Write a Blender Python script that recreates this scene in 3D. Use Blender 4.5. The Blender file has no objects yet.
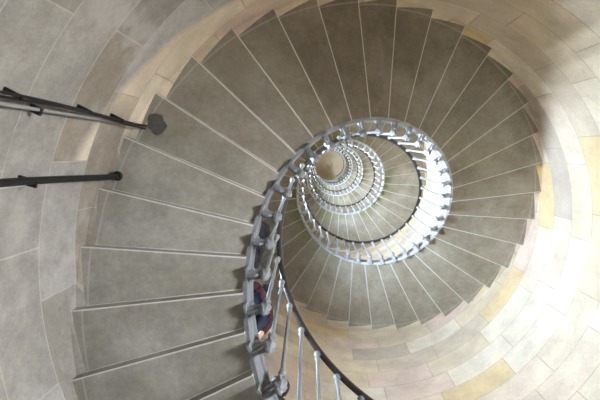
import bpy, bmesh, math, random
from mathutils import Vector, Matrix
random.seed(7)
PI = math.pi
SC = bpy.context.scene
COL = SC.collection

# ------------------------------------------------------------------ measures
U = 1.11                       # well radius in metres
F = 462.35                     # focal length in pixels of a 600 px wide frame
R_IN = 1.0 * U                 # inner end of the steps
R_SOF = 1.9733 * U               # outer ends of the soffits
R_OUT = R_SOF + .045 * U              # tower wall
CAMZ = 1.65                    # eye height above the ground floor
Z0 = CAMZ + 2.2864 * U         # soffit height of step 0
H = 0.1601 * U                 # rise
T0 = 2.6743                    # azimuth of step 0
DT = 0.174378                    # turn per step
I_FIRST, I_LAST = -24, 170
PITCH = H * 2 * PI / DT
CEIL = CAMZ + 30.6 * U
def zi(i): return Z0 + H * i
def th(i): return T0 + DT * i

# ------------------------------------------------------------------ helpers
def link(o, parent=None):
    COL.objects.link(o)
    if parent is not None:
        o.parent = parent
    return o
def obj(name, bm, mat, parent=None, smooth=False, angle=None):
    me = bpy.data.meshes.new(name)
    bm.normal_update()
    bm.to_mesh(me); bm.free()
    if smooth:
        for p in me.polygons: p.use_smooth = True
    if angle is not None:
        for p in me.polygons: p.use_smooth = True
        me.set_sharp_from_angle(angle=angle)
    for m in (mat if isinstance(mat, (list, tuple)) else [mat]):
        me.materials.append(m)
    return link(bpy.data.objects.new(name, me), parent)
def thing(name, label, cat, loc=(0, 0, 0), rz=0.0, group=None):
    o = bpy.data.objects.new(name, None)
    o.empty_display_size = 0.1
    link(o); o.location = loc; o.rotation_euler = (0, 0, rz)
    o['label'] = label; o['category'] = cat
    if group: o['group'] = group
    return o
def tag(o, label, cat, group=None):
    o['label'] = label; o['category'] = cat
    if group: o['group'] = group
    return o
def P(r, t, z): return Vector((r * math.cos(t), r * math.sin(t), z))

def tube(bm, pts, rad, seg=10, cap=True):
    """Round bar along pts; rad is a number or one per point."""
    n = len(pts); pts = [Vector(p) for p in pts]
    rs = rad if isinstance(rad, (list, tuple)) else [rad] * n
    ref = Vector((0, 0, 1)); rings = []
    for k, p in enumerate(pts):
        d = (pts[min(k + 1, n - 1)] - pts[max(k - 1, 0)]).normalized()
        a = d.cross(ref)
        if a.length < 1e-3: a = d.cross(Vector((1, 0, 0)))
        a.normalize(); b = a.cross(d).normalized()
        rings.append([bm.verts.new(p + rs[k] * (math.cos(2 * PI * j / seg) * a + math.sin(2 * PI * j / seg) * b)) for j in range(seg)])
    for k in range(n - 1):
        for j in range(seg):
            bm.faces.new((rings[k][j], rings[k][(j + 1) % seg], rings[k + 1][(j + 1) % seg], rings[k + 1][j]))
    if cap:
        bm.faces.new(rings[0][::-1]); bm.faces.new(rings[-1])
def lathe(bm, prof, seg=12, org=(0, 0, 0)):
    o = Vector(org); rings = []
    for r, z in prof:
        if r < 1e-5:
            rings.append([bm.verts.new(o + Vector((0, 0, z)))])
        else:
            rings.append([bm.verts.new(o + Vector((r * math.cos(2 * PI * j / seg), r * math.sin(2 * PI * j / seg), z))) for j in range(seg)])
    for a, b in zip(rings, rings[1:]):
        for j in range(seg):
            k = (j + 1) % seg
            if len(a) == 1 and len(b) == 1: continue
            if len(a) == 1: bm.faces.new((a[0], b[k], b[j]))
            elif len(b) == 1: bm.faces.new((a[j], a[k], b[0]))
            else: bm.faces.new((a[j], a[k], b[k], b[j]))
def box(bm, lo, hi, mtx=None):
    v = []
    for x in (lo[0], hi[0]):
        for y in (lo[1], hi[1]):
            for z in (lo[2], hi[2]):
                c = Vector((x, y, z))
                v.append(bm.verts.new(mtx @ c if mtx else c))
    for f in ((0, 1, 3, 2), (4, 6, 7, 5), (0, 4, 5, 1), (2, 3, 7, 6), (0, 2, 6, 4), (1, 5, 7, 3)):
        bm.faces.new([v[k] for k in f])
def helix_band(bm, prof, t_a, t_b, n, zf, closed=True):
    """Sweep the (r, dz) profile round the axis from azimuth t_a to t_b; zf(t) is the height."""
    rows = []
    for k in range(n + 1):
        t = t_a + (t_b - t_a) * k / n
        rows.append([bm.verts.new(P(r, t, zf(t) + dz)) for r, dz in prof])
    m = len(prof)
    for a, b in zip(rows, rows[1:]):
        for j in range(m if closed else m - 1):
            k = (j + 1) % m
            bm.faces.new((a[j], b[j], b[k], a[k]))
    if closed:
        bm.faces.new(rows[0][::-1]); bm.faces.new(rows[-1])

# ------------------------------------------------------------------ materials
def new_mat(name):
    m = bpy.data.materials.new(name); m.use_nodes = True
    nt = m.node_tree; b = nt.nodes['Principled BSDF']
    return m, nt, b
class N:
    """Small shorthand for shader node trees."""
    def __init__(self, nt): self.nt = nt
    def node(self, t, **kw):
        n = self.nt.nodes.new(t)
        for k, v in kw.items(): setattr(n, k, v)
        return n
    def put(self, sock, v):
        if hasattr(v, 'is_output'): self.nt.links.new(v, sock)
        else: sock.default_value = v
    def math(self, op, a, b=0.0, c=0.0, clamp=False):
        n = self.node('ShaderNodeMath', operation=op, use_clamp=clamp)
        for s, v in zip(n.inputs, (a, b, c)): self.put(s, v)
        return n.outputs[0]
    def mix(self, f, a, b):
        n = self.node('ShaderNodeMix', data_type='RGBA')
        self.put(n.inputs[0], f)
        self.put(n.inputs[6], a if hasattr(a, 'is_output') else (*a, 1) if len(a) == 3 else a)
        self.put(n.inputs[7], b if hasattr(b, 'is_output') else (*b, 1) if len(b) == 3 else b)
        return n.outputs[2]
    def mult(self, a, b):
        n = self.node('ShaderNodeMix', data_type='RGBA', blend_type='MULTIPLY')
        n.inputs[0].default_value = 1.0
        self.put(n.inputs[6], a); self.put(n.inputs[7], b)
        return n.outputs[2]
    def noise(self, vec, scale, detail=4.0, rough=0.55):
        n = self.node('ShaderNodeTexNoise'); n.inputs['Scale'].default_value = scale
        n.inputs['Detail'].default_value = detail; n.inputs['Roughness'].default_value = rough
        if vec is not None: self.put(n.inputs['Vector'], vec)
        return n.outputs['Fac']
    def step(self, x, a, b):
        n = self.node('ShaderNodeMapRange', interpolation_type='SMOOTHSTEP')
        self.put(n.inputs['Value'], x); n.inputs['From Min'].default_value = a; n.inputs['From Max'].default_value = b
        return n.outputs['Result']
    def xyz(self, v):
        n = self.node('ShaderNodeSeparateXYZ'); self.put(n.inputs[0], v); return n.outputs
    def comb(self, x, y, z):
        n = self.node('ShaderNodeCombineXYZ')
        for s, v in zip(n.inputs, (x, y, z)): self.put(s, v)
        return n.outputs[0]
    def ramp(self, f, stops, const=False):
        n = self.node('ShaderNodeValToRGB'); r = n.color_ramp
        r.interpolation = 'CONSTANT' if const else 'LINEAR'
        while len(r.elements) < len(stops): r.elements.new(0.5)
        for e, (p, c) in zip(r.elements, stops): e.position = p; e.color = (*c, 1)
        self.put(n.inputs[0], f); return n.outputs[0]
    def grey(self, f, lo, hi):
        return self.ramp(f, [(0.25, (lo,) * 3), (0.75, (hi,) * 3)])
    def bump(self, h, strength, dist):
        n = self.node('ShaderNodeBump'); n.inputs['Strength'].default_value = strength
        n.inputs['Distance'].default_value = dist; self.put(n.inputs['Height'], h); return n.outputs[0]

def wall_material():
    m, nt, b = new_mat('ashlar_masonry'); n = N(nt)
    pos = n.node('ShaderNodeNewGeometry').outputs['Position']
    x, y, z = n.xyz(pos)
    az = n.math('ARCTAN2', y, x)
    a01 = n.math('FRACT', n.math('ADD', n.math('DIVIDE', az, 2 * PI), 1.0))
    NB, CH = 17.0, 0.395
    v = n.math('DIVIDE', n.math('ADD', z, 0.13), CH); row = n.math('FLOOR', v); fv = n.math('FRACT', v)
    wn = n.node('ShaderNodeTexWhiteNoise', noise_dimensions='1D'); n.put(wn.inputs['W'], row)
    off = n.math('ADD', n.math('MULTIPLY', wn.outputs[0], 0.35), n.math('MULTIPLY', n.math('MODULO', row, 2.0), 0.5))
    u = n.math('ADD', n.math('MULTIPLY', a01, NB), off)
    # stones of uneven length: every second joint wanders
    uc = n.math('FLOOR', u); fu = n.math('FRACT', u)
    cell = n.math('MODULO', uc, NB)
    wj = n.node('ShaderNodeTexWhiteNoise', noise_dimensions='2D'); n.put(wj.inputs['Vector'], n.comb(cell, row, 0.0))
    hv = n.node('ShaderNodeSeparateColor'); n.put(hv.inputs[0], wj.outputs['Color'])
    h1, h2, h3 = hv.outputs[0], hv.outputs[1], hv.outputs[2]
    # joints
    LB = 2 * PI * R_OUT / NB
    du = n.math('MULTIPLY', n.math('MINIMUM', fu, n.math('SUBTRACT', 1.0, fu)), LB)
    dv = n.math('MULTIPLY', n.math('MINIMUM', fv, n.math('SUBTRACT', 1.0, fv)), CH)
    wob = n.math('MULTIPLY', n.math('SUBTRACT', n.noise(pos, 7.0, 3.0), 0.5), 0.010)
    dj = n.math('ADD', n.math('MINIMUM', du, dv), wob)
    joint = n.math('SUBTRACT', 1.0, n.step(dj, 0.002, 0.007))
    warm = n.ramp(h1, [(0.0, (.69, .59, .43)), (0.16, (.72, .63, .48)), (0.34, (.70, .56, .46)), (0.50, (.75, .67, .54)),
                       (0.62, (.63, .54, .41)), (0.74, (.72, .61, .48)), (0.88, (.69, .54, .32)), (0.96, (.54, .47, .38))], True)
    cool = n.ramp(h1, [(0.0, (.30, .282, .25)), (0.25, (.35, .336, .305)), (0.5, (.32, .285, .235)), (0.75, (.385, .37, .35)), (0.9, (.275, .262, .235))], True)
    # older grey limewashed stones on the window side, low in the tower
    deg = n.math('MULTIPLY', a01, 360.0)
    edge = n.math('ADD', deg, n.math('MULTIPLY', n.math('SUBTRACT', h2, 0.5), 14.0))
    side = n.math('MULTIPLY', n.step(edge, 118.0, 132.0), n.math('SUBTRACT', 1.0, n.step(edge, 266.0, 276.0)))
    ii = n.math('MULTIPLY', n.math('SUBTRACT', n.math('MULTIPLY', deg, PI / 180), T0), H / DT)
    zrel = n.math('SUBTRACT', n.math('SUBTRACT', z, Z0), ii)
    low = n.math('SUBTRACT', 1.0, n.math('MULTIPLY', n.step(zrel, -0.62, -0.46), n.step(edge, 196.0, 206.0)))
    old = n.math('MULTIPLY', side, low)
    base = n.mix(old, warm, cool)
    grime = n.mult(n.grey(n.noise(pos, 3.1, 6.0, 0.62), 0.76, 1.14), n.mix(old, n.comb(1, 1, 1), n.grey(n.noise(pos, 10.0, 7.0, 0.75), 0.78, 1.2)))
    fine = n.grey(n.noise(pos, 55.0, 3.0), 0.9, 1.08)
    base = n.mult(n.mult(base, grime), fine)
    # patches of pale render smeared over the old stones
    lime = n.math('MULTIPLY', n.step(n.noise(pos, 2.3, 5.0, 0.6), 0.50, 0.66), n.math('MULTIPLY', old, 0.5))
    base = n.mix(lime, base, (.50, .475, .46))
    pits = n.math('MULTIPLY', n.step(n.noise(pos, 26.0, 5.0, 0.7), 0.60, 0.70), 0.28)
    base = n.mix(pits, base, (.36, .31, .25))
    jc = n.mix(old, (.42, .34, .25), (.62, .61, .58))
    base = n.mix(n.math('MULTIPLY', joint, n.math('SUBTRACT', 0.75, n.math('MULTIPLY', old, 0.38))), base, jc)
    n.put(b.inputs['Base Color'], base)
    b.inputs['Roughness'].default_value = 0.8
    b.inputs['Specular IOR Level'].default_value = 0.25
    hgt = n.math('SUBTRACT', n.math('MULTIPLY', n.noise(pos, 30.0, 6.0), 0.3), joint)
    n.put(b.inputs['Normal'], n.bump(hgt, 0.35, 0.006))
    return m

def step_material():
    m, nt, b = new_mat('stair_stone'); n = N(nt)
    pos = n.node('ShaderNodeNewGeometry').outputs['Position']
    uv = n.node('ShaderNodeUVMap', uv_map='UVMap').outputs[0]
    u, r, _ = n.xyz(uv)
    x, y, z = n.xyz(pos)
    uu = n.math('MULTIPLY', u, DT)
    d = n.math('MULTIPLY', n.math('MINIMUM', n.math('ADD', uu, .003), n.math('SUBTRACT', DT, uu)), r)
    wob = n.math('MULTIPLY', n.math('SUBTRACT', n.noise(pos, 9.0, 3.0), 0.5), 0.006)
    joint = n.math('SUBTRACT', 1.0, n.step(n.math('ADD', d, wob), 0.006, 0.011))
    big = n.noise(pos, 1.7, 5.0, 0.6)
    base = n.ramp(big, [(0.3, (.225, .208, .172)), (0.5, (.285, .27, .235)), (0.72, (.36, .35, .32))])
    base = n.mix(n.step(z, zi(3), zi(9)), n.mult(base, n.comb(1.02, 1.06, 1.09)), n.mult(base, n.comb(.74, .70, .63)))  # shade painted into the stone: soffits turn darker and browner with height
    base = n.mix(n.step(z, zi(14), zi(21)), base, n.mult(base, n.comb(1.30, 1.31, 1.32)))  # bounced light painted in as a paler tone further up
    mott = n.mult(n.grey(n.noise(pos, 5.0, 8.0, 0.72), 0.84, 1.36), n.grey(n.noise(pos, 22.0, 6.0, 0.75), 0.86, 1.18))
    fine = n.grey(n.noise(pos, 70.0, 3.0), 0.92, 1.07)
    base = n.mult(n.mult(base, mott), fine)
    # rust-brown blotches
    blot = n.math('MULTIPLY', n.step(n.noise(pos, 12.0, 6.0, 0.72), 0.61, 0.68), n.step(n.noise(pos, 1.3, 2.0), 0.53, 0.66))
    base = n.mix(n.math('MULTIPLY', blot, 0.5), base, (.19, .14, .10))
    # pale salt bloom
    salt = n.math('MULTIPLY', n.step(n.noise(pos, 2.6, 6.0, 0.65), 0.60, 0.78), 0.30)
    base = n.mix(salt, base, (.50, .49, .46))
    # green algae along the well edge, from the second half-turn upwards
    inner = n.math('SUBTRACT', 1.0, n.step(n.math('ADD', r, n.math('MULTIPLY', n.math('SUBTRACT', big, 0.5), 0.5)), R_IN + 0.02, R_IN + 0.33))
    up = n.step(z, zi(15), zi(24))
    moss = n.math('MULTIPLY', n.math('MULTIPLY', inner, up), n.step(n.noise(pos, 0.55, 2.0), 0.38, 0.55))
    base = n.mix(n.math('MULTIPLY', moss, 0.55), base, (.15, .17, .04))
    rim = n.math('SUBTRACT', 1.0, n.step(n.math('ABSOLUTE', n.math('SUBTRACT', n.math('ADD', r, wob), R_SOF - .022 * U)), 0.004, 0.010))
    base = n.mix(n.math('MULTIPLY', rim, 0.30), base, (.60, .60, .58))
    base = n.mix(n.math('MULTIPLY', joint, 0.85), base, (.76, .755, .73))
    n.put(b.inputs['Base Color'], base)
    b.inputs['Roughness'].default_value = 0.62
    b.inputs['Specular IOR Level'].default_value = 0.35
    n.put(b.inputs['Normal'], n.bump(n.noise(pos, 24.0, 6.0, 0.65), 0.25, 0.006))
    return m

def plain(name, c, rough=0.5, metal=0.0, vary=0.12, scale=18.0, spec=0.5, bump=0.0):
    m, nt, b = new_mat(name); n = N(nt)
    pos = n.node('ShaderNodeNewGeometry').outputs['Position']
    f = n.grey(n.noise(pos, scale, 5.0), 1 - vary, 1 + vary)
    rgb = n.node('ShaderNodeRGB'); rgb.outputs[0].default_value = (*c, 1)
    n.put(b.inputs['Base Color'], n.mult(rgb.outputs[0], f))
    b.inputs['Roughness'].default_value = rough; b.inputs['Metallic'].default_value = metal
    b.inputs['Specular IOR Level'].default_value = spec
    if bump: n.put(b.inputs['Normal'], n.bump(n.noise(pos, scale * 3, 4.0), bump, 0.004))
    return m
def paint_material():
    m, nt, b = new_mat('grey_iron_paint'); n = N(nt)
    pos = n.node('ShaderNodeNewGeometry').outputs['Position']
    worn = n.step(n.noise(pos, 16.0, 6.0, 0.7), 0.56, 0.70)
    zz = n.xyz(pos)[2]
    c = n.mix(n.step(zz, zi(4), zi(16)), n.mix(n.noise(pos, 5.0, 3.0), (.17, .185, .20), (.27, .29, .31)), n.mix(n.noise(pos, 5.0, 3.0), (.44, .46, .49), (.60, .62, .65)))  # shaded low railing and lit upper rings put into the paint colour
    c = n.mix(n.math('MULTIPLY', worn, 0.45), c, (.13, .13, .13))
    n.put(b.inputs['Base Color'], c)
    b.inputs['Roughness'].default_value = 0.5
    b.inputs['Metallic'].default_value = 0.0
    return m

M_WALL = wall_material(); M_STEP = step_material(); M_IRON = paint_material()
M_RAIL = plain('dark_brown_rail', (.055, .042, .036), 0.36, vary=0.25)
M_FLOOR = plain('floor_flags', (.42, .38, .32), 0.7, vary=0.15, scale=4)
M_CEIL = plain('dome_stone', (.74, .60, .40), 0.8, vary=0.16, scale=1.6)
M_BOSS = plain('boss_stone', (.80, .72, .58), 0.7)
M_BLACK = plain('black_cable', (.007, .007, .008), 0.6, vary=0.2)
M_CONDUIT = plain('grey_conduit', (.30, .30, .30), 0.4, vary=0.1)
M_CONDUIT2 = plain('pale_conduit', (.55, .55, .54), 0.4, vary=0.1)
M_PATCH = plain('dark_cement', (.085, .083, .08), 0.8, vary=0.25, scale=40)
M_FRAME = plain('window_paint', (.75, .76, .74), 0.5)
M_SKIN = plain('skin', (.62, .40, .30), 0.5, vary=0.05)
M_HAIR = plain('black_hair', (.012, .009, .008), 0.45, vary=0.3, scale=60)
M_BROWN = plain('brown_hair', (.035, .02, .012), 0.45, vary=0.3, scale=60)
M_NAVY = plain('navy_cloth', (.014, .020, .052), 0.85, vary=0.15)
M_MAROON = plain('maroon_cloth', (.065, .014, .022), 0.85, vary=0.15)
M_DENIM = plain('denim', (.05, .08, .16), 0.85, vary=0.2, scale=50)
M_CHAR = plain('charcoal_cloth', (.03, .03, .035), 0.85, vary=0.15)
M_SHOE = plain('shoe_leather', (.02, .018, .017), 0.5)
M_PIPING = plain('pale_blue_webbing', (.35, .45, .62), 0.7)
M_LIPS = plain('lips', (.42, .18, .16), 0.5, vary=0.05)
M_EYE = plain('eye', (.03, .02, .015), 0.2, vary=0.02)
def glass_material():
    m, nt, b = new_mat('window_glass'); n = N(nt)
    nt.nodes.remove(b)
    t = n.node('ShaderNodeBsdfTransparent'); g = n.node('ShaderNodeBsdfGlossy'); g.inputs['Roughness'].default_value = 0.03
    mx = n.node('ShaderNodeMixShader'); mx.inputs[0].default_value = 0.06
    nt.links.new(t.outputs[0], mx.inputs[1]); nt.links.new(g.outputs[0], mx.inputs[2])
    nt.links.new(mx.outputs[0], nt.nodes['Material Output'].inputs['Surface'])
    return m
M_GLASS = glass_material()

# ------------------------------------------------------------------ tower wall with deep window openings
SEG = 144
WIN = []                                              # (azimuth in segments, z low, z high)
WSEG = 8
W_AZ = math.radians(178)
def seg_of(t): return int(round((t % (2 * PI)) / (2 * PI) * SEG)) - WSEG // 2
i_w = (W_AZ - T0) / DT
for k in range(0, 5):
    zt = zi(i_w + k * 2 * PI / DT) + 1.35 * H         # tread below the window
    WIN.append((seg_of(W_AZ), zt + 1.05, zt + 2.85))
FILL_AZ = math.radians(-24)  # unseen low window, added to light the left wall and nearest soffits
zt = zi((FILL_AZ - T0 + 2 * PI) / DT - 2 * PI / DT) + 1.35 * H
WIN.append((seg_of(FILL_AZ), zt + 0.55, zt + 2.05))

bm = bmesh.new()
levels = sorted({-0.0, CEIL + 0.3} | {w[1] for w in WIN} | {w[2] for w in WIN})
vg = {}
def wv(s, l):
    k = (s % SEG, l)
    if k not in vg: vg[k] = bm.verts.new(P(R_OUT, 2 * PI * (s % SEG) / SEG, levels[l]))
    return vg[k]
for l in range(len(levels) - 1):
    zm = 0.5 * (levels[l] + levels[l + 1])
    for s in range(SEG):
        if any(w[1] < zm < w[2] and (s - w[0]) % SEG < WSEG for w in WIN): continue
        bm.faces.new((wv(s, l), wv(s, l + 1), wv(s + 1, l + 1), wv(s + 1, l))).smooth = True
DEPTH = 0.62
for w in WIN:
    ta, tb = 2 * PI * w[0] / SEG, 2 * PI * (w[0] + WSEG) / SEG
    tm = 0.5 * (ta + tb); nrm = P(1, tm, 0)
    def q(t, z, out): return bm.verts.new(P(R_OUT, t, z) + nrm * (R_OUT * math.cos((tb - ta) / 2) + DEPTH - R_OUT * math.cos(t - tm)) * out)
    ts = [ta + (tb - ta) * k / WSEG for k in range(WSEG + 1)]
    for z, flip in ((w[1], False), (w[2], True)):
        for a, b2 in zip(ts, ts[1:]):
            f = [q(a, z, 0), q(b2, z, 0), q(b2, z, 1), q(a, z, 1)]
            bm.faces.new(f[::-1] if flip else f)
    for t, flip in ((ta, True), (tb, False)):
        f = [q(t, w[1], 0), q(t, w[2], 0), q(t, w[2], 1), q(t, w[1], 1)]
        bm.faces.new(f[::-1] if flip else f)
me = bpy.data.meshes.new('wall_round'); bm.to_mesh(me); bm.free(); me.materials.append(M_WALL)
wall = link(bpy.data.objects.new('wall_round', me)); wall['kind'] = 'structure'

# windows at the outer end of the openings, daylight outside each; the last one is an added fill
WPOWER = [1500, 2000, 2200, 2200, 900, 650]
for k, w in enumerate(WIN):
    tm = 2 * PI * (w[0] + WSEG / 2) / SEG; half = R_OUT * math.sin(PI * WSEG / SEG)
    dist = R_OUT * math.cos(PI * WSEG / SEG) + DEPTH - 0.06
    zc, hh = 0.5 * (w[1] + w[2]), 0.5 * (w[2] - w[1])
    root = bpy.data.objects.new('window_%d' % (k + 1), None); link(root)
    root.location = P(dist, tm, w[1]); root.rotation_euler = (0, 0, tm); root['kind'] = 'structure'
    b2 = bmesh.new()
    for lo, hi in (((-.03, -half, 0), (.03, -half + .06, 2 * hh)), ((-.03, half - .06, 0), (.03, half, 2 * hh)), ((-.03, -half, 0), (.03, half, .06)),
                   ((-.03, -half, 2 * hh - .06), (.03, half, 2 * hh)), ((-.02, -.02, 0), (.02, .02, 2 * hh)), ((-.02, -half, hh - .02), (.02, half, hh + .02))):
        box(b2, lo, hi)
    obj('window_frame', b2, M_FRAME, root)
    b2 = bmesh.new(); box(b2, (-.004, -half + .05, .05), (.004, half - .05, 2 * hh - .05)); obj('pane', b2, M_GLASS, root)
    ld = bpy.data.lights.new('daylight', 'AREA'); ld.shape = 'RECTANGLE'; ld.size = 2 * half; ld.size_y = 2 * hh
    ld.energy = WPOWER[k]; ld.color = (0.68, 0.82, 1.0) if k < 5 else (0.92, 0.95, 1.0)
    lo = link(bpy.data.objects.new('daylight', ld)); lo.location = P(dist + 0.12, tm, zc)
    lo.rotation_euler = (-P(1, tm, 0)).to_track_quat('-Z', 'Z').to_euler()

# floor and domed ceiling
bm = bmesh.new(); bmesh.ops.create_circle(bm, cap_ends=True, segments=SEG, radius=R_OUT + 0.001)
fl = obj('floor', bm, M_FLOOR); fl['kind'] = 'structure'
bm = bmesh.new()
lathe(bm, [(R_OUT + .01, CEIL - 0.1), (R_OUT * .985, CEIL - .05), (R_OUT * .9, CEIL + .02), (R_OUT * .7, CEIL + .12), (R_OUT * .45, CEIL + .36), (R_OUT * .2, CEIL + .48), (0, CEIL + .5)], 72)
for f in bm.faces: f.normal_flip()
ce = obj('ceiling', bm, M_CEIL, smooth=True); ce['kind'] = 'structure'
bm = bmesh.new()
lathe(bm, [(0, -.16), (.10, -.15), (.15, -.10), (.12, -.05), (.22, -.04), (.24, .0), (.24, .03)], 32)
bs = obj('ceiling_boss', bm, M_BOSS, smooth=True); bs.location = (0, 0, CEIL + .47)
tag(bs, 'small round stone boss at the centre of the domed ceiling high above', 'boss')

# ------------------------------------------------------------------ staircase
KO = 0.42                                           # soffit offset at each joint, in rises
R_STEP = R_OUT - 0.002
def r_end(f): return R_SOF - .012 * U + .055 * U * f
def step_geometry(bm, i=None, n=4):
    """One wedge step: local frame (i None) or in place."""
    t0, z0 = (0.0, 0.0) if i is None else (th(i), zi(i))
    uvl = bm.loops.layers.uv.get('UVMap') or bm.loops.layers.uv.new('UVMap')
    info = {}
    def v(r, f, z):
        p = bm.verts.new(P(r, t0 + DT * f, z0 + z)); info[p] = (f, r); return p
    def zb(f): return H * (KO / 2 + (1 - KO) * f)
    ZT = 1.33 * H
    def rad(a, f): return R_IN - .004 + (r_end(f) - R_IN + .004) * a / 5
    bot = [[v(rad(a, k / n), k / n, zb(k / n)) for k in range(n + 1)] for a in range(6)]
    top = [[v(R_IN - .004 + (R_STEP - R_IN + .004) * a / 5, k / n, ZT) for k in range(n + 1)] for a in range(6)]
    cov = [v(R_STEP, k / n, zb(k / n) - .012) for k in range(n + 1)]
    fs = []
    for a in range(5):
        for k in range(n):
            fs.append((bot[a][k], bot[a][k + 1], bot[a + 1][k + 1], bot[a + 1][k]))
            fs.append((top[a][k], top[a + 1][k], top[a + 1][k + 1], top[a][k + 1]))
        fs.append((bot[a][0], bot[a + 1][0], top[a + 1][0], top[a][0]))
        fs.append((bot[a][n], top[a][n], top[a + 1][n], bot[a + 1][n], 'back'))
    for k in range(n):
        fs.append((bot[0][k], top[0][k], top[0][k + 1], bot[0][k + 1]))
        fs.append((bot[5][k], bot[5][k + 1], cov[k + 1], cov[k], 'mortar', 0))
        fs.append((cov[k], cov[k + 1], top[5][k + 1], top[5][k]))
    fs.append((bot[5][0], cov[0], top[5][0])); fs.append((bot[5][n], top[5][n], cov[n]))
    for f in fs:
        back = f[-1] == 'back'; mort = f[-1] == 0
        fc = bm.faces.new(f[:4] if back or mort else f)
        if mort: fc.material_index = 1
        for lp in fc.loops: lp[uvl].uv = (0.5, info[lp.vert][1]) if back else info[lp.vert]
    return bm
stair = thing('spiral_staircase', 'grey stone spiral staircase winding up the round tower, seen from underneath', 'staircase')
bm = bmesh.new(); step_geometry(bm)
bmesh.ops.recalc_face_normals(bm, faces=bm.faces)
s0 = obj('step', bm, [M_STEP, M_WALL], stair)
N_A, N_B = -4, 95
for i in range(N_A, N_B + 1):
    s = s0 if i == N_A else link(s0.copy(), stair)
    s.location = (0, 0, zi(i)); s.rotation_euler = (0, 0, th(i))
bm = bmesh.new()
for i in list(range(I_FIRST, N_A)) + list(range(N_B + 1, I_LAST + 1)): step_geometry(bm, i, 2)
bmesh.ops.recalc_face_normals(bm, faces=bm.faces)
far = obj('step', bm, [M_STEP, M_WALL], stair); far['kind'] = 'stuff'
# iron string along the inner ends of the steps
def zs(t): return Z0 + H * (t - T0) / DT
S = U
bm = bmesh.new()
prof = [(R_IN, -.012), (R_IN - .030, -.016), (R_IN - .040, -.004), (R_IN - .040, .022), (R_IN - .022, .032), (R_IN - .022, .175), (R_IN - .036, .185), (R_IN - .036, .215), (R_IN, .222)]
helix_band(bm, prof, th(I_FIRST), th(I_LAST + 1), (I_LAST + 1 - I_FIRST) * 5, zs)
bmesh.ops.recalc_face_normals(bm, faces=bm.faces)
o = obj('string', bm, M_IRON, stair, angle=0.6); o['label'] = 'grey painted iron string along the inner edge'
# landing where the stair ends
bm = bmesh.new()
helix_band(bm, [(R_IN - .02, 0), (R_IN - .02, .2), (R_STEP, .2), (R_STEP, 0)], th(I_LAST + 1), th(I_LAST + 1) + 2.0, 30, lambda t: zi(I_LAST + 1))
bmesh.ops.recalc_face_normals(bm, faces=bm.faces)
obj('landing', bm, M_FLOOR, stair)

# ------------------------------------------------------------------ railing
R_BASE, R_RAIL, RAIL_DZ = .872 * U, .908 * U, 1.27 * U
rail = thing('stair_railing', 'grey iron railing with a dark handrail around the open stairwell', 'railing')
def baluster_geometry(bm, seg):
    """Rod with capital; local frame: radial = +x, base height 0."""
    a = Vector((R_BASE, 0, .06)); b = Vector((R_RAIL + .014, 0, RAIL_DZ - .005))
    d = b - a
    fr = [0, .03, .05, .07, .10, .90, .915, .93, .945, .96, .985, 1.0]
    rr = [.017, .022, .026, .018, .0145, .0125, .020, .024, .020, .014, .026, .028]
    tube(bm, [a + d * f for f in fr], rr, seg)
def bracket_geometry(bm, seg):
    # ornamental cup with pendant, carried by an arm and plate on the string
    lathe(bm, [(0, -.105), (.012, -.10), (.020, -.085), (.013, -.07), (.025, -.055), (.034, -.03), (.037, -.005), (.030, .02), (.020, .03), (.029, .042), (.031, .052), (.020, .066), (.016, .075)], seg, (R_BASE, 0, 0))
    if seg > 8:
        for v in bm.verts:
            x, y = v.co.x - R_BASE, v.co.y; q = 1 + .16 * math.cos(6 * math.atan2(y, x) + 40 * v.co.z)
            v.co.x = R_BASE + x * q; v.co.y = y * q
    for s in (-1, 1):
        box(bm, (R_BASE + .02, s * .018 - .008, -.02), (R_IN - .02, s * .018 + .008, .016))
    tube(bm, [(R_BASE + .03, 0, -.03), (R_BASE + .06, 0, -.055), (R_BASE + .10, 0, -.045), (R_IN - .03, 0, .0)], [.012, .014, .013, .016], max(5, seg // 3))
    box(bm, (R_IN - .034, -.055, -.045), (R_IN - .018, .055, .11))
    lathe(bm, [(.0, .118), (.030, .112), (.034, .09), (.026, .06), (.012, .03), (0, .02)], seg, (R_IN - .035, 0, -.01))
bm = bmesh.new(); baluster_geometry(bm, 8); bmesh.ops.recalc_face_normals(bm, faces=bm.faces)
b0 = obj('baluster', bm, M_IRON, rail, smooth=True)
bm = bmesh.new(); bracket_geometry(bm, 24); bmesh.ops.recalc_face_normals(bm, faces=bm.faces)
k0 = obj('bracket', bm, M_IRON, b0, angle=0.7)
PH = 0.45
for i in range(N_A - 3, N_A + 97):
    if i == N_A - 3: bb = b0
    else:
        bb = link(b0.copy(), rail); kk = link(k0.copy(), bb)
    bb.location = (0, 0, zi(i + PH)); bb.rotation_euler = (0, 0, th(i + PH))
bm = bmesh.new()
for i in list(range(I_FIRST, N_A - 3)) + list(range(N_A + 97, I_LAST + 1)):
    b2 = bmesh.new(); baluster_geometry(b2, 5); bracket_geometry(b2, 6)
    b2.transform(Matrix.Translation((0, 0, zi(i + PH))) @ Matrix.Rotation(th(i + PH), 4, 'Z'))
    tmp = bpy.data.meshes.new('tmp'); b2.to_mesh(tmp); b2.free(); bm.from_mesh(tmp); bpy.data.meshes.remove(tmp)
bmesh.ops.recalc_face_normals(bm, faces=bm.faces)
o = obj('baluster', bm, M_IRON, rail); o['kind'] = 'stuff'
bm = bmesh.new()
w, hgt = .025, .021
prof = [(R_RAIL - .006 + w * math.cos(a) * (1 if abs(math.cos(a)) < .99 else 1), RAIL_DZ + .018 + hgt * math.copysign(abs(math.sin(a)) ** .6, math.sin(a))) for a in [2 * PI * k / 14 for k in range(14)]]
helix_band(bm, prof, th(I_FIRST), th(I_LAST + 1), (I_LAST + 1 - I_FIRST) * 5, zs)
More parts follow.
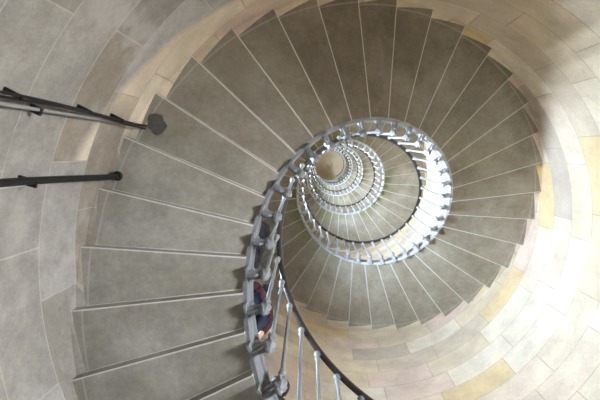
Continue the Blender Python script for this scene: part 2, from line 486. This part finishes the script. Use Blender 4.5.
bmesh.ops.recalc_face_normals(bm, faces=bm.faces)
o = obj('handrail', bm, M_RAIL, rail, smooth=True); o['label'] = 'dark brown moulded handrail'

# ------------------------------------------------------------------ cables on the wall
def soffit(t): return Z0 + H * (math.floor((t - T0) / DT) + KO / 2 + (1 - KO) * (((t - T0) / DT) % 1))
def vertical(r, t, z0, z1, rad, wob, n=60, drift=0.0):
    out = []
    for k in range(n + 1):
        z = z0 + (z1 - z0) * k / n
        e = min(1.0, max(0.0, (z - (z1 - 1.75)) / 1.7)); e = e * e * (3 - 2 * e)
        out.append(P(r + wob * .5 * math.sin(2.3 * z), t + wob / r * math.sin(3.1 * z + 1.0) + drift * (1 - e), z))
    return out
def clip(parent, r, t, z, w):
    b2 = bmesh.new()
    box(b2, (r - w, -w, -.008), (R_OUT, w, .008), Matrix.Translation((0, 0, z)) @ Matrix.Rotation(t, 4, 'Z'))
    obj('clip', b2, M_BLACK, parent)
t1, r1 = 3.602, 1.945 * U
ztop = soffit(t1)
c1 = thing('twin_cable', 'pair of thin black cables clipped together up the grey wall to a dark cement patch', 'cable')
for dt, rr, wob in ((0.004, .0075, .003), (-.003, .0065, .010)):
    bm = bmesh.new(); tube(bm, vertical(r1, t1 + dt, 0.02, ztop + .01, rr, wob, drift=.020), rr, 8); obj('cable', bm, M_BLACK, c1, smooth=True)
for z in (CAMZ + 2.0, CAMZ + 2.62, CAMZ + 3.05, CAMZ + .9): clip(c1, r1, t1 + .020 * (1 - min(1, max(0, (z - ztop + 1.75) / 1.7)) ** 2), z, .011)
t2, r2 = 3.597, 1.975 * U
c2 = thing('conduit', 'slim grey conduit running up the wall beside the twin black cables', 'conduit')
bm = bmesh.new(); tube(bm, vertical(r2, t2, 0.02, soffit(t2) + .01, .009, .0), .009, 10); obj('pipe', bm, M_CONDUIT, c2, smooth=True)
for z in (CAMZ + .95, CAMZ + 2.22):
    b2 = bmesh.new(); box(b2, (r2 - .012, -.026, -.010), (R_OUT, .012, .010), Matrix.Translation((0, 0, z)) @ Matrix.Rotation(t2, 4, 'Z')); obj('clip', b2, M_BLACK, c2)
bm = bmesh.new()
cx = P(1.885 * U, 3.629, soffit(3.629))
ring = []
for k in range(20):
    a = 2 * PI * k / 20; rr = .075 * (1 + .22 * math.sin(2 * a + .6) + .10 * math.sin(5 * a))
    t = 3.629 + rr * math.sin(a) / (1.885 * U); r = 1.885 * U + rr * math.cos(a) * .9
    ring.append((r, t))
lowr = [bm.verts.new(P(r * .995 + .005 * 1.885 * U, t, soffit(t) - .012)) for r, t in ring]
upr = [bm.verts.new(P(r, t, soffit(t) + .01)) for r, t in ring]
for k in range(20): bm.faces.new((lowr[k], lowr[(k + 1) % 20], upr[(k + 1) % 20], upr[k]))
bm.faces.new(lowr); bm.faces.new(upr[::-1]); bmesh.ops.recalc_face_normals(bm, faces=bm.faces)
pt = obj('cement_patch', bm, M_PATCH); tag(pt, 'dark cement patch under the step where the twin cables enter', 'patch')
t3, r3 = 3.420, 1.945 * U
c3 = thing('thick_cable', 'thick black cable running up the grey wall, lower of the two black runs', 'cable')
bm = bmesh.new(); tube(bm, vertical(r3, t3, 0.02, soffit(t3) + .01, .016, .004, drift=.015), .020, 12); obj('cable_sheath', bm, M_BLACK, c3, smooth=True)
bm = bmesh.new(); tube(bm, vertical(1.98 * U, t3 - .004, 0.02, soffit(t3) - .02, .011, .0), .0115, 8); o = obj('conduit', bm, M_CONDUIT2, c3, smooth=True); o['label'] = 'white conduit behind the cable'
bm = bmesh.new(); lathe(bm, [(.022, 0), (.034, .0), (.036, .012), (.030, .03), (.022, .034)], 14, P(r3, t3, soffit(t3) - .034)); obj('gland', bm, M_BLACK, c3, smooth=True)
for z in (CAMZ + 1.5, CAMZ + 2.3): clip(c3, r3, t3 + (.015 if z < CAMZ + 2 else .004), z, .020)

# ------------------------------------------------------------------ people
def skin_mesh(name, verts, edges, radii, mat, parent, sub=2):
    me = bpy.data.meshes.new(name); me.from_pydata([tuple(v) for v in verts], edges, []); me.materials.append(mat)
    o = link(bpy.data.objects.new(name, me), parent)
    sk = o.modifiers.new('Skin', 'SKIN'); sk.use_smooth_shade = True
    for k, r in enumerate(radii):
        rr = r if isinstance(r, tuple) else (r, r)
        me.skin_vertices[0].data[k].radius = rr
        me.skin_vertices[0].data[k].use_root = (k == 0)
    ss = o.modifiers.new('Subdivision', 'SUBSURF'); ss.levels = sub; ss.render_levels = sub
    return o
def person(label, loc, rz, hgt, hands, m_hair, m_top, m_leg, girl=False, look=0.0):
    """Standing figure facing +x; hands = two (elbow, wrist) pairs in the 1.70 m frame."""
    k = hgt / 1.70; root = thing('person', label, 'person', loc, rz)
    V, E, Rr = [], [], []
    def add(p, r, prev=None):
        V.append(Vector(p) * k); Rr.append(tuple(x * k for x in r) if isinstance(r, tuple) else r * k)
        if prev is not None: E.append((prev, len(V) - 1))
        return len(V) - 1
    pel = add((0, 0, .93), (.13, .11)); sp = add((-.01, 0, 1.12), (.115, .095), pel); ch = add((.0, 0, 1.32), (.14, .10), sp)
    nk = add((.005, 0, 1.45), .055, ch); nb = add((.015, 0, 1.52), .052, nk); jaw = add((.03, 0, 1.565), (.062, .068), nb)
    hd = add((.02, 0, 1.63), (.078, .092), jaw); tp = add((.01, 0, 1.675), (.055, .06), hd)
    for s, (el, wr) in zip((-1, 1), hands):
        sh = add((0, s * .165, 1.38), .058, ch); e = add(el, .042, sh); w = add(wr, .028, e)
        d = (Vector(wr) - Vector(el)).normalized(); side = d.cross(Vector((0, 0, 1))); side = side.normalized() if side.length > .05 else Vector((0, 1, 0))
        nrm = side.cross(d)
        W = Vector(wr); pl = add(W + d * .05, (.034, .016), w)
        for q, (off, ln) in enumerate(((-.030, .060), (-.010, .072), (.010, .068), (.028, .052))):
            f0 = add(W + d * .088 + side * off, .0095, pl); f1 = add(W + d * (.088 + ln * .5) + side * off * 1.1 - nrm * .008, .009, f0)
            add(W + d * (.088 + ln * .85) + side * off * 1.1 - nrm * .03, .0075, f1)
        t0 = add(W + d * .035 - side * .040, .011, pl); add(W + d * .075 - side * .058 - nrm * .012, .009, t0)
    for s in (-1, 1):
        hp = add((0, s * .09, .86), .088, pel); kn = add((.02, s * .075, .49), .056, hp); an = add((0, s * .056, .10), .036, kn)
        add((.12, s * .058, .048), .028, an)
    skin_mesh('body', V, E, Rr, M_SKIN, root)
    # face
    bm = bmesh.new(); lathe(bm, [(0, .0), (.012, .004), (.016, .016), (.008, .05), (0, .056)], 8, (0, 0, 0)); bm.transform(Matrix.Scale(k, 4) @ Matrix.Translation((.112, 0, 1.585)))
    obj('nose', bm, M_SKIN, root, smooth=True)
    for s in (-1, 1):
        bm = bmesh.new(); bmesh.ops.create_uvsphere(bm, u_segments=10, v_segments=6, radius=.011); bm.transform(Matrix.Scale(k, 4) @ Matrix.Translation((.100, s * .031, 1.628))); obj('eye', bm, M_EYE, root, smooth=True)
        bm = bmesh.new(); bmesh.ops.create_uvsphere(bm, u_segments=10, v_segments=6, radius=.03); bm.transform(Matrix.Scale(k, 4) @ Matrix.Translation((.01, s * .086, 1.61)) @ Matrix.Diagonal((.6, .35, 1, 1))); obj('ear', bm, M_SKIN, root, smooth=True)
    bm = bmesh.new(); tube(bm, [Vector((.096, y, 1.557 - 2.0 * y * y)) * k for y in (-.024, -.012, 0, .012, .024)], .006 * k, 6); obj('mouth', bm, M_LIPS, root, smooth=True)
    # hair: a cap over the cranium, longer behind
    bm = bmesh.new(); bmesh.ops.create_uvsphere(bm, u_segments=24, v_segments=16, radius=1.0)
    for v in bm.verts:
        x, y, z = v.co
        low = -.25 if x > .25 else -.75 if not girl else -1.9
        if z < 0 and x < .5: v.co.z = z * abs(low) 
        if x > .55 and z < .55: v.co.x = .55
        j = 1 + .03 * math.sin(9 * x + 5 * y) * math.cos(7 * z); v.co.x *= j; v.co.y *= j
    bm.transform(Matrix.Scale(k, 4) @ Matrix.Translation((-.008, 0, 1.645)) @ Matrix.Diagonal((.108, .098, .088, 1)))
    obj('hair', bm, m_hair, root, smooth=True)
    # clothing
    V2, E2, R2 = [], [], []
    def add2(p, r, prev=None):
        V2.append(Vector(p) * k); R2.append(tuple(x * k for x in r) if isinstance(r, tuple) else r * k)
        if prev is not None: E2.append((prev, len(V2) - 1))
        return len(V2) - 1
    a = add2((0, 0, .86), (.165, .135)); b = add2((-.01, 0, 1.10), (.145, .12), a); c = add2((0, 0, 1.32), (.165, .125), b); add2((.005, 0, 1.455), (.075, .075), c)
    for s, (el, wr) in zip((-1, 1), hands):
        sh = add2((0, s * .17, 1.385), .076, c); e = add2(el, .058, sh); add2(Vector(el).lerp(Vector(wr), .92), .044, e)
    skin_mesh('jacket', V2, E2, R2, m_top, root)
    V2, E2, R2 = [], [], []
    a = add2((0, 0, .93), (.145, .12))
    for s in (-1, 1):
        hp = add2((0, s * .09, .84), .10, a); kn = add2((.02, s * .074, .49), .066, hp); add2((0, s * .052, .115), .046, kn)
    skin_mesh('trousers', V2, E2, R2, m_leg, root)
    for s in (-1, 1):
        bm = bmesh.new(); bmesh.ops.create_uvsphere(bm, u_segments=16, v_segments=10, radius=1)
        for v in bm.verts: v.co.z = max(v.co.z, -.55)
        bm.transform(Matrix.Scale(k, 4) @ Matrix.Translation((.055, s * .050, .037)) @ Matrix.Diagonal((.135, .043, .066, 1)))
        obj('shoe', bm, M_SHOE, root, smooth=True)
    return root
def tread(i): return zi(math.floor(i)) + 1.33 * H
def on_step(i, r): return P(r, th(i), tread(i))
rest = ((.10, .26, 1.12), (.16, .24, .86))
def hang(s): return ((-.02, s * .235, 1.12), (.06, s * .25, .86))
# climbing beside the rail, hand towards it
pa = person('navy jacket', on_step(2.5, 1.115 * U), th(2.5) + .02, 1.66,
            (hang(-1), ((.04, .20, 1.12), (.17, .08, 1.02))), M_HAIR, M_NAVY, M_CHAR)
pa['label'] = 'black haired person in a navy jacket leaning back on the railing, highest of three'
pb = person('brown haired person in a charcoal jacket on the stair, lowest, behind the bottom balusters', on_step(-2.64, 1.47 * U), th(-2.64) + .2, 1.70,
            (hang(-1), hang(1)), M_BROWN, M_CHAR, M_DENIM)
pc = person('small black haired child in a maroon top standing behind the balusters', on_step(.5, 1.06 * U), th(.5) - .1, 1.15,
            (hang(-1), hang(1)), M_HAIR, M_MAROON, M_NAVY, girl=True)

# ------------------------------------------------------------------ camera, world, view
Mx = [[0.9989422899070769, 0.0, 0.04598153363259669], [0.0045336029930078394, 0.9951275273801644, -0.09849188136157164], [-0.04575748986895381, 0.09859616752308434, 0.9940749709507088]]
right, down, fwd = (Vector(r) for r in Mx)
cd = bpy.data.cameras.new('camera'); cam = link(bpy.data.objects.new('camera', cd))
rot = Matrix((right, -down, -fwd)).transposed()
cam.matrix_world = Matrix.Translation((-.54016 * U, -.67575 * U, CAMZ)) @ rot.to_4x4()
cd.sensor_width = 36.0; cd.lens = F / 600 * 36; cd.clip_start = 0.02; cd.clip_end = 200
SC.camera = cam
wd = bpy.data.worlds.new('sky'); SC.world = wd; wd.use_nodes = True
bg = wd.node_tree.nodes['Background']; bg.inputs[0].default_value = (.75, .86, 1.0, 1); bg.inputs[1].default_value = 1.0
SC.view_settings.view_transform = 'Standard'; SC.view_settings.look = 'None'; SC.view_settings.gamma = 1.0
SC.view_settings.use_curve_mapping = False
SC.view_settings.exposure = 0.18
SC.cycles.use_denoising = True
SC.cycles.max_bounces = 12; SC.cycles.diffuse_bounces = 8; SC.cycles.transparent_max_bounces = 8
SC.cycles.sample_clamp_indirect = 6.0
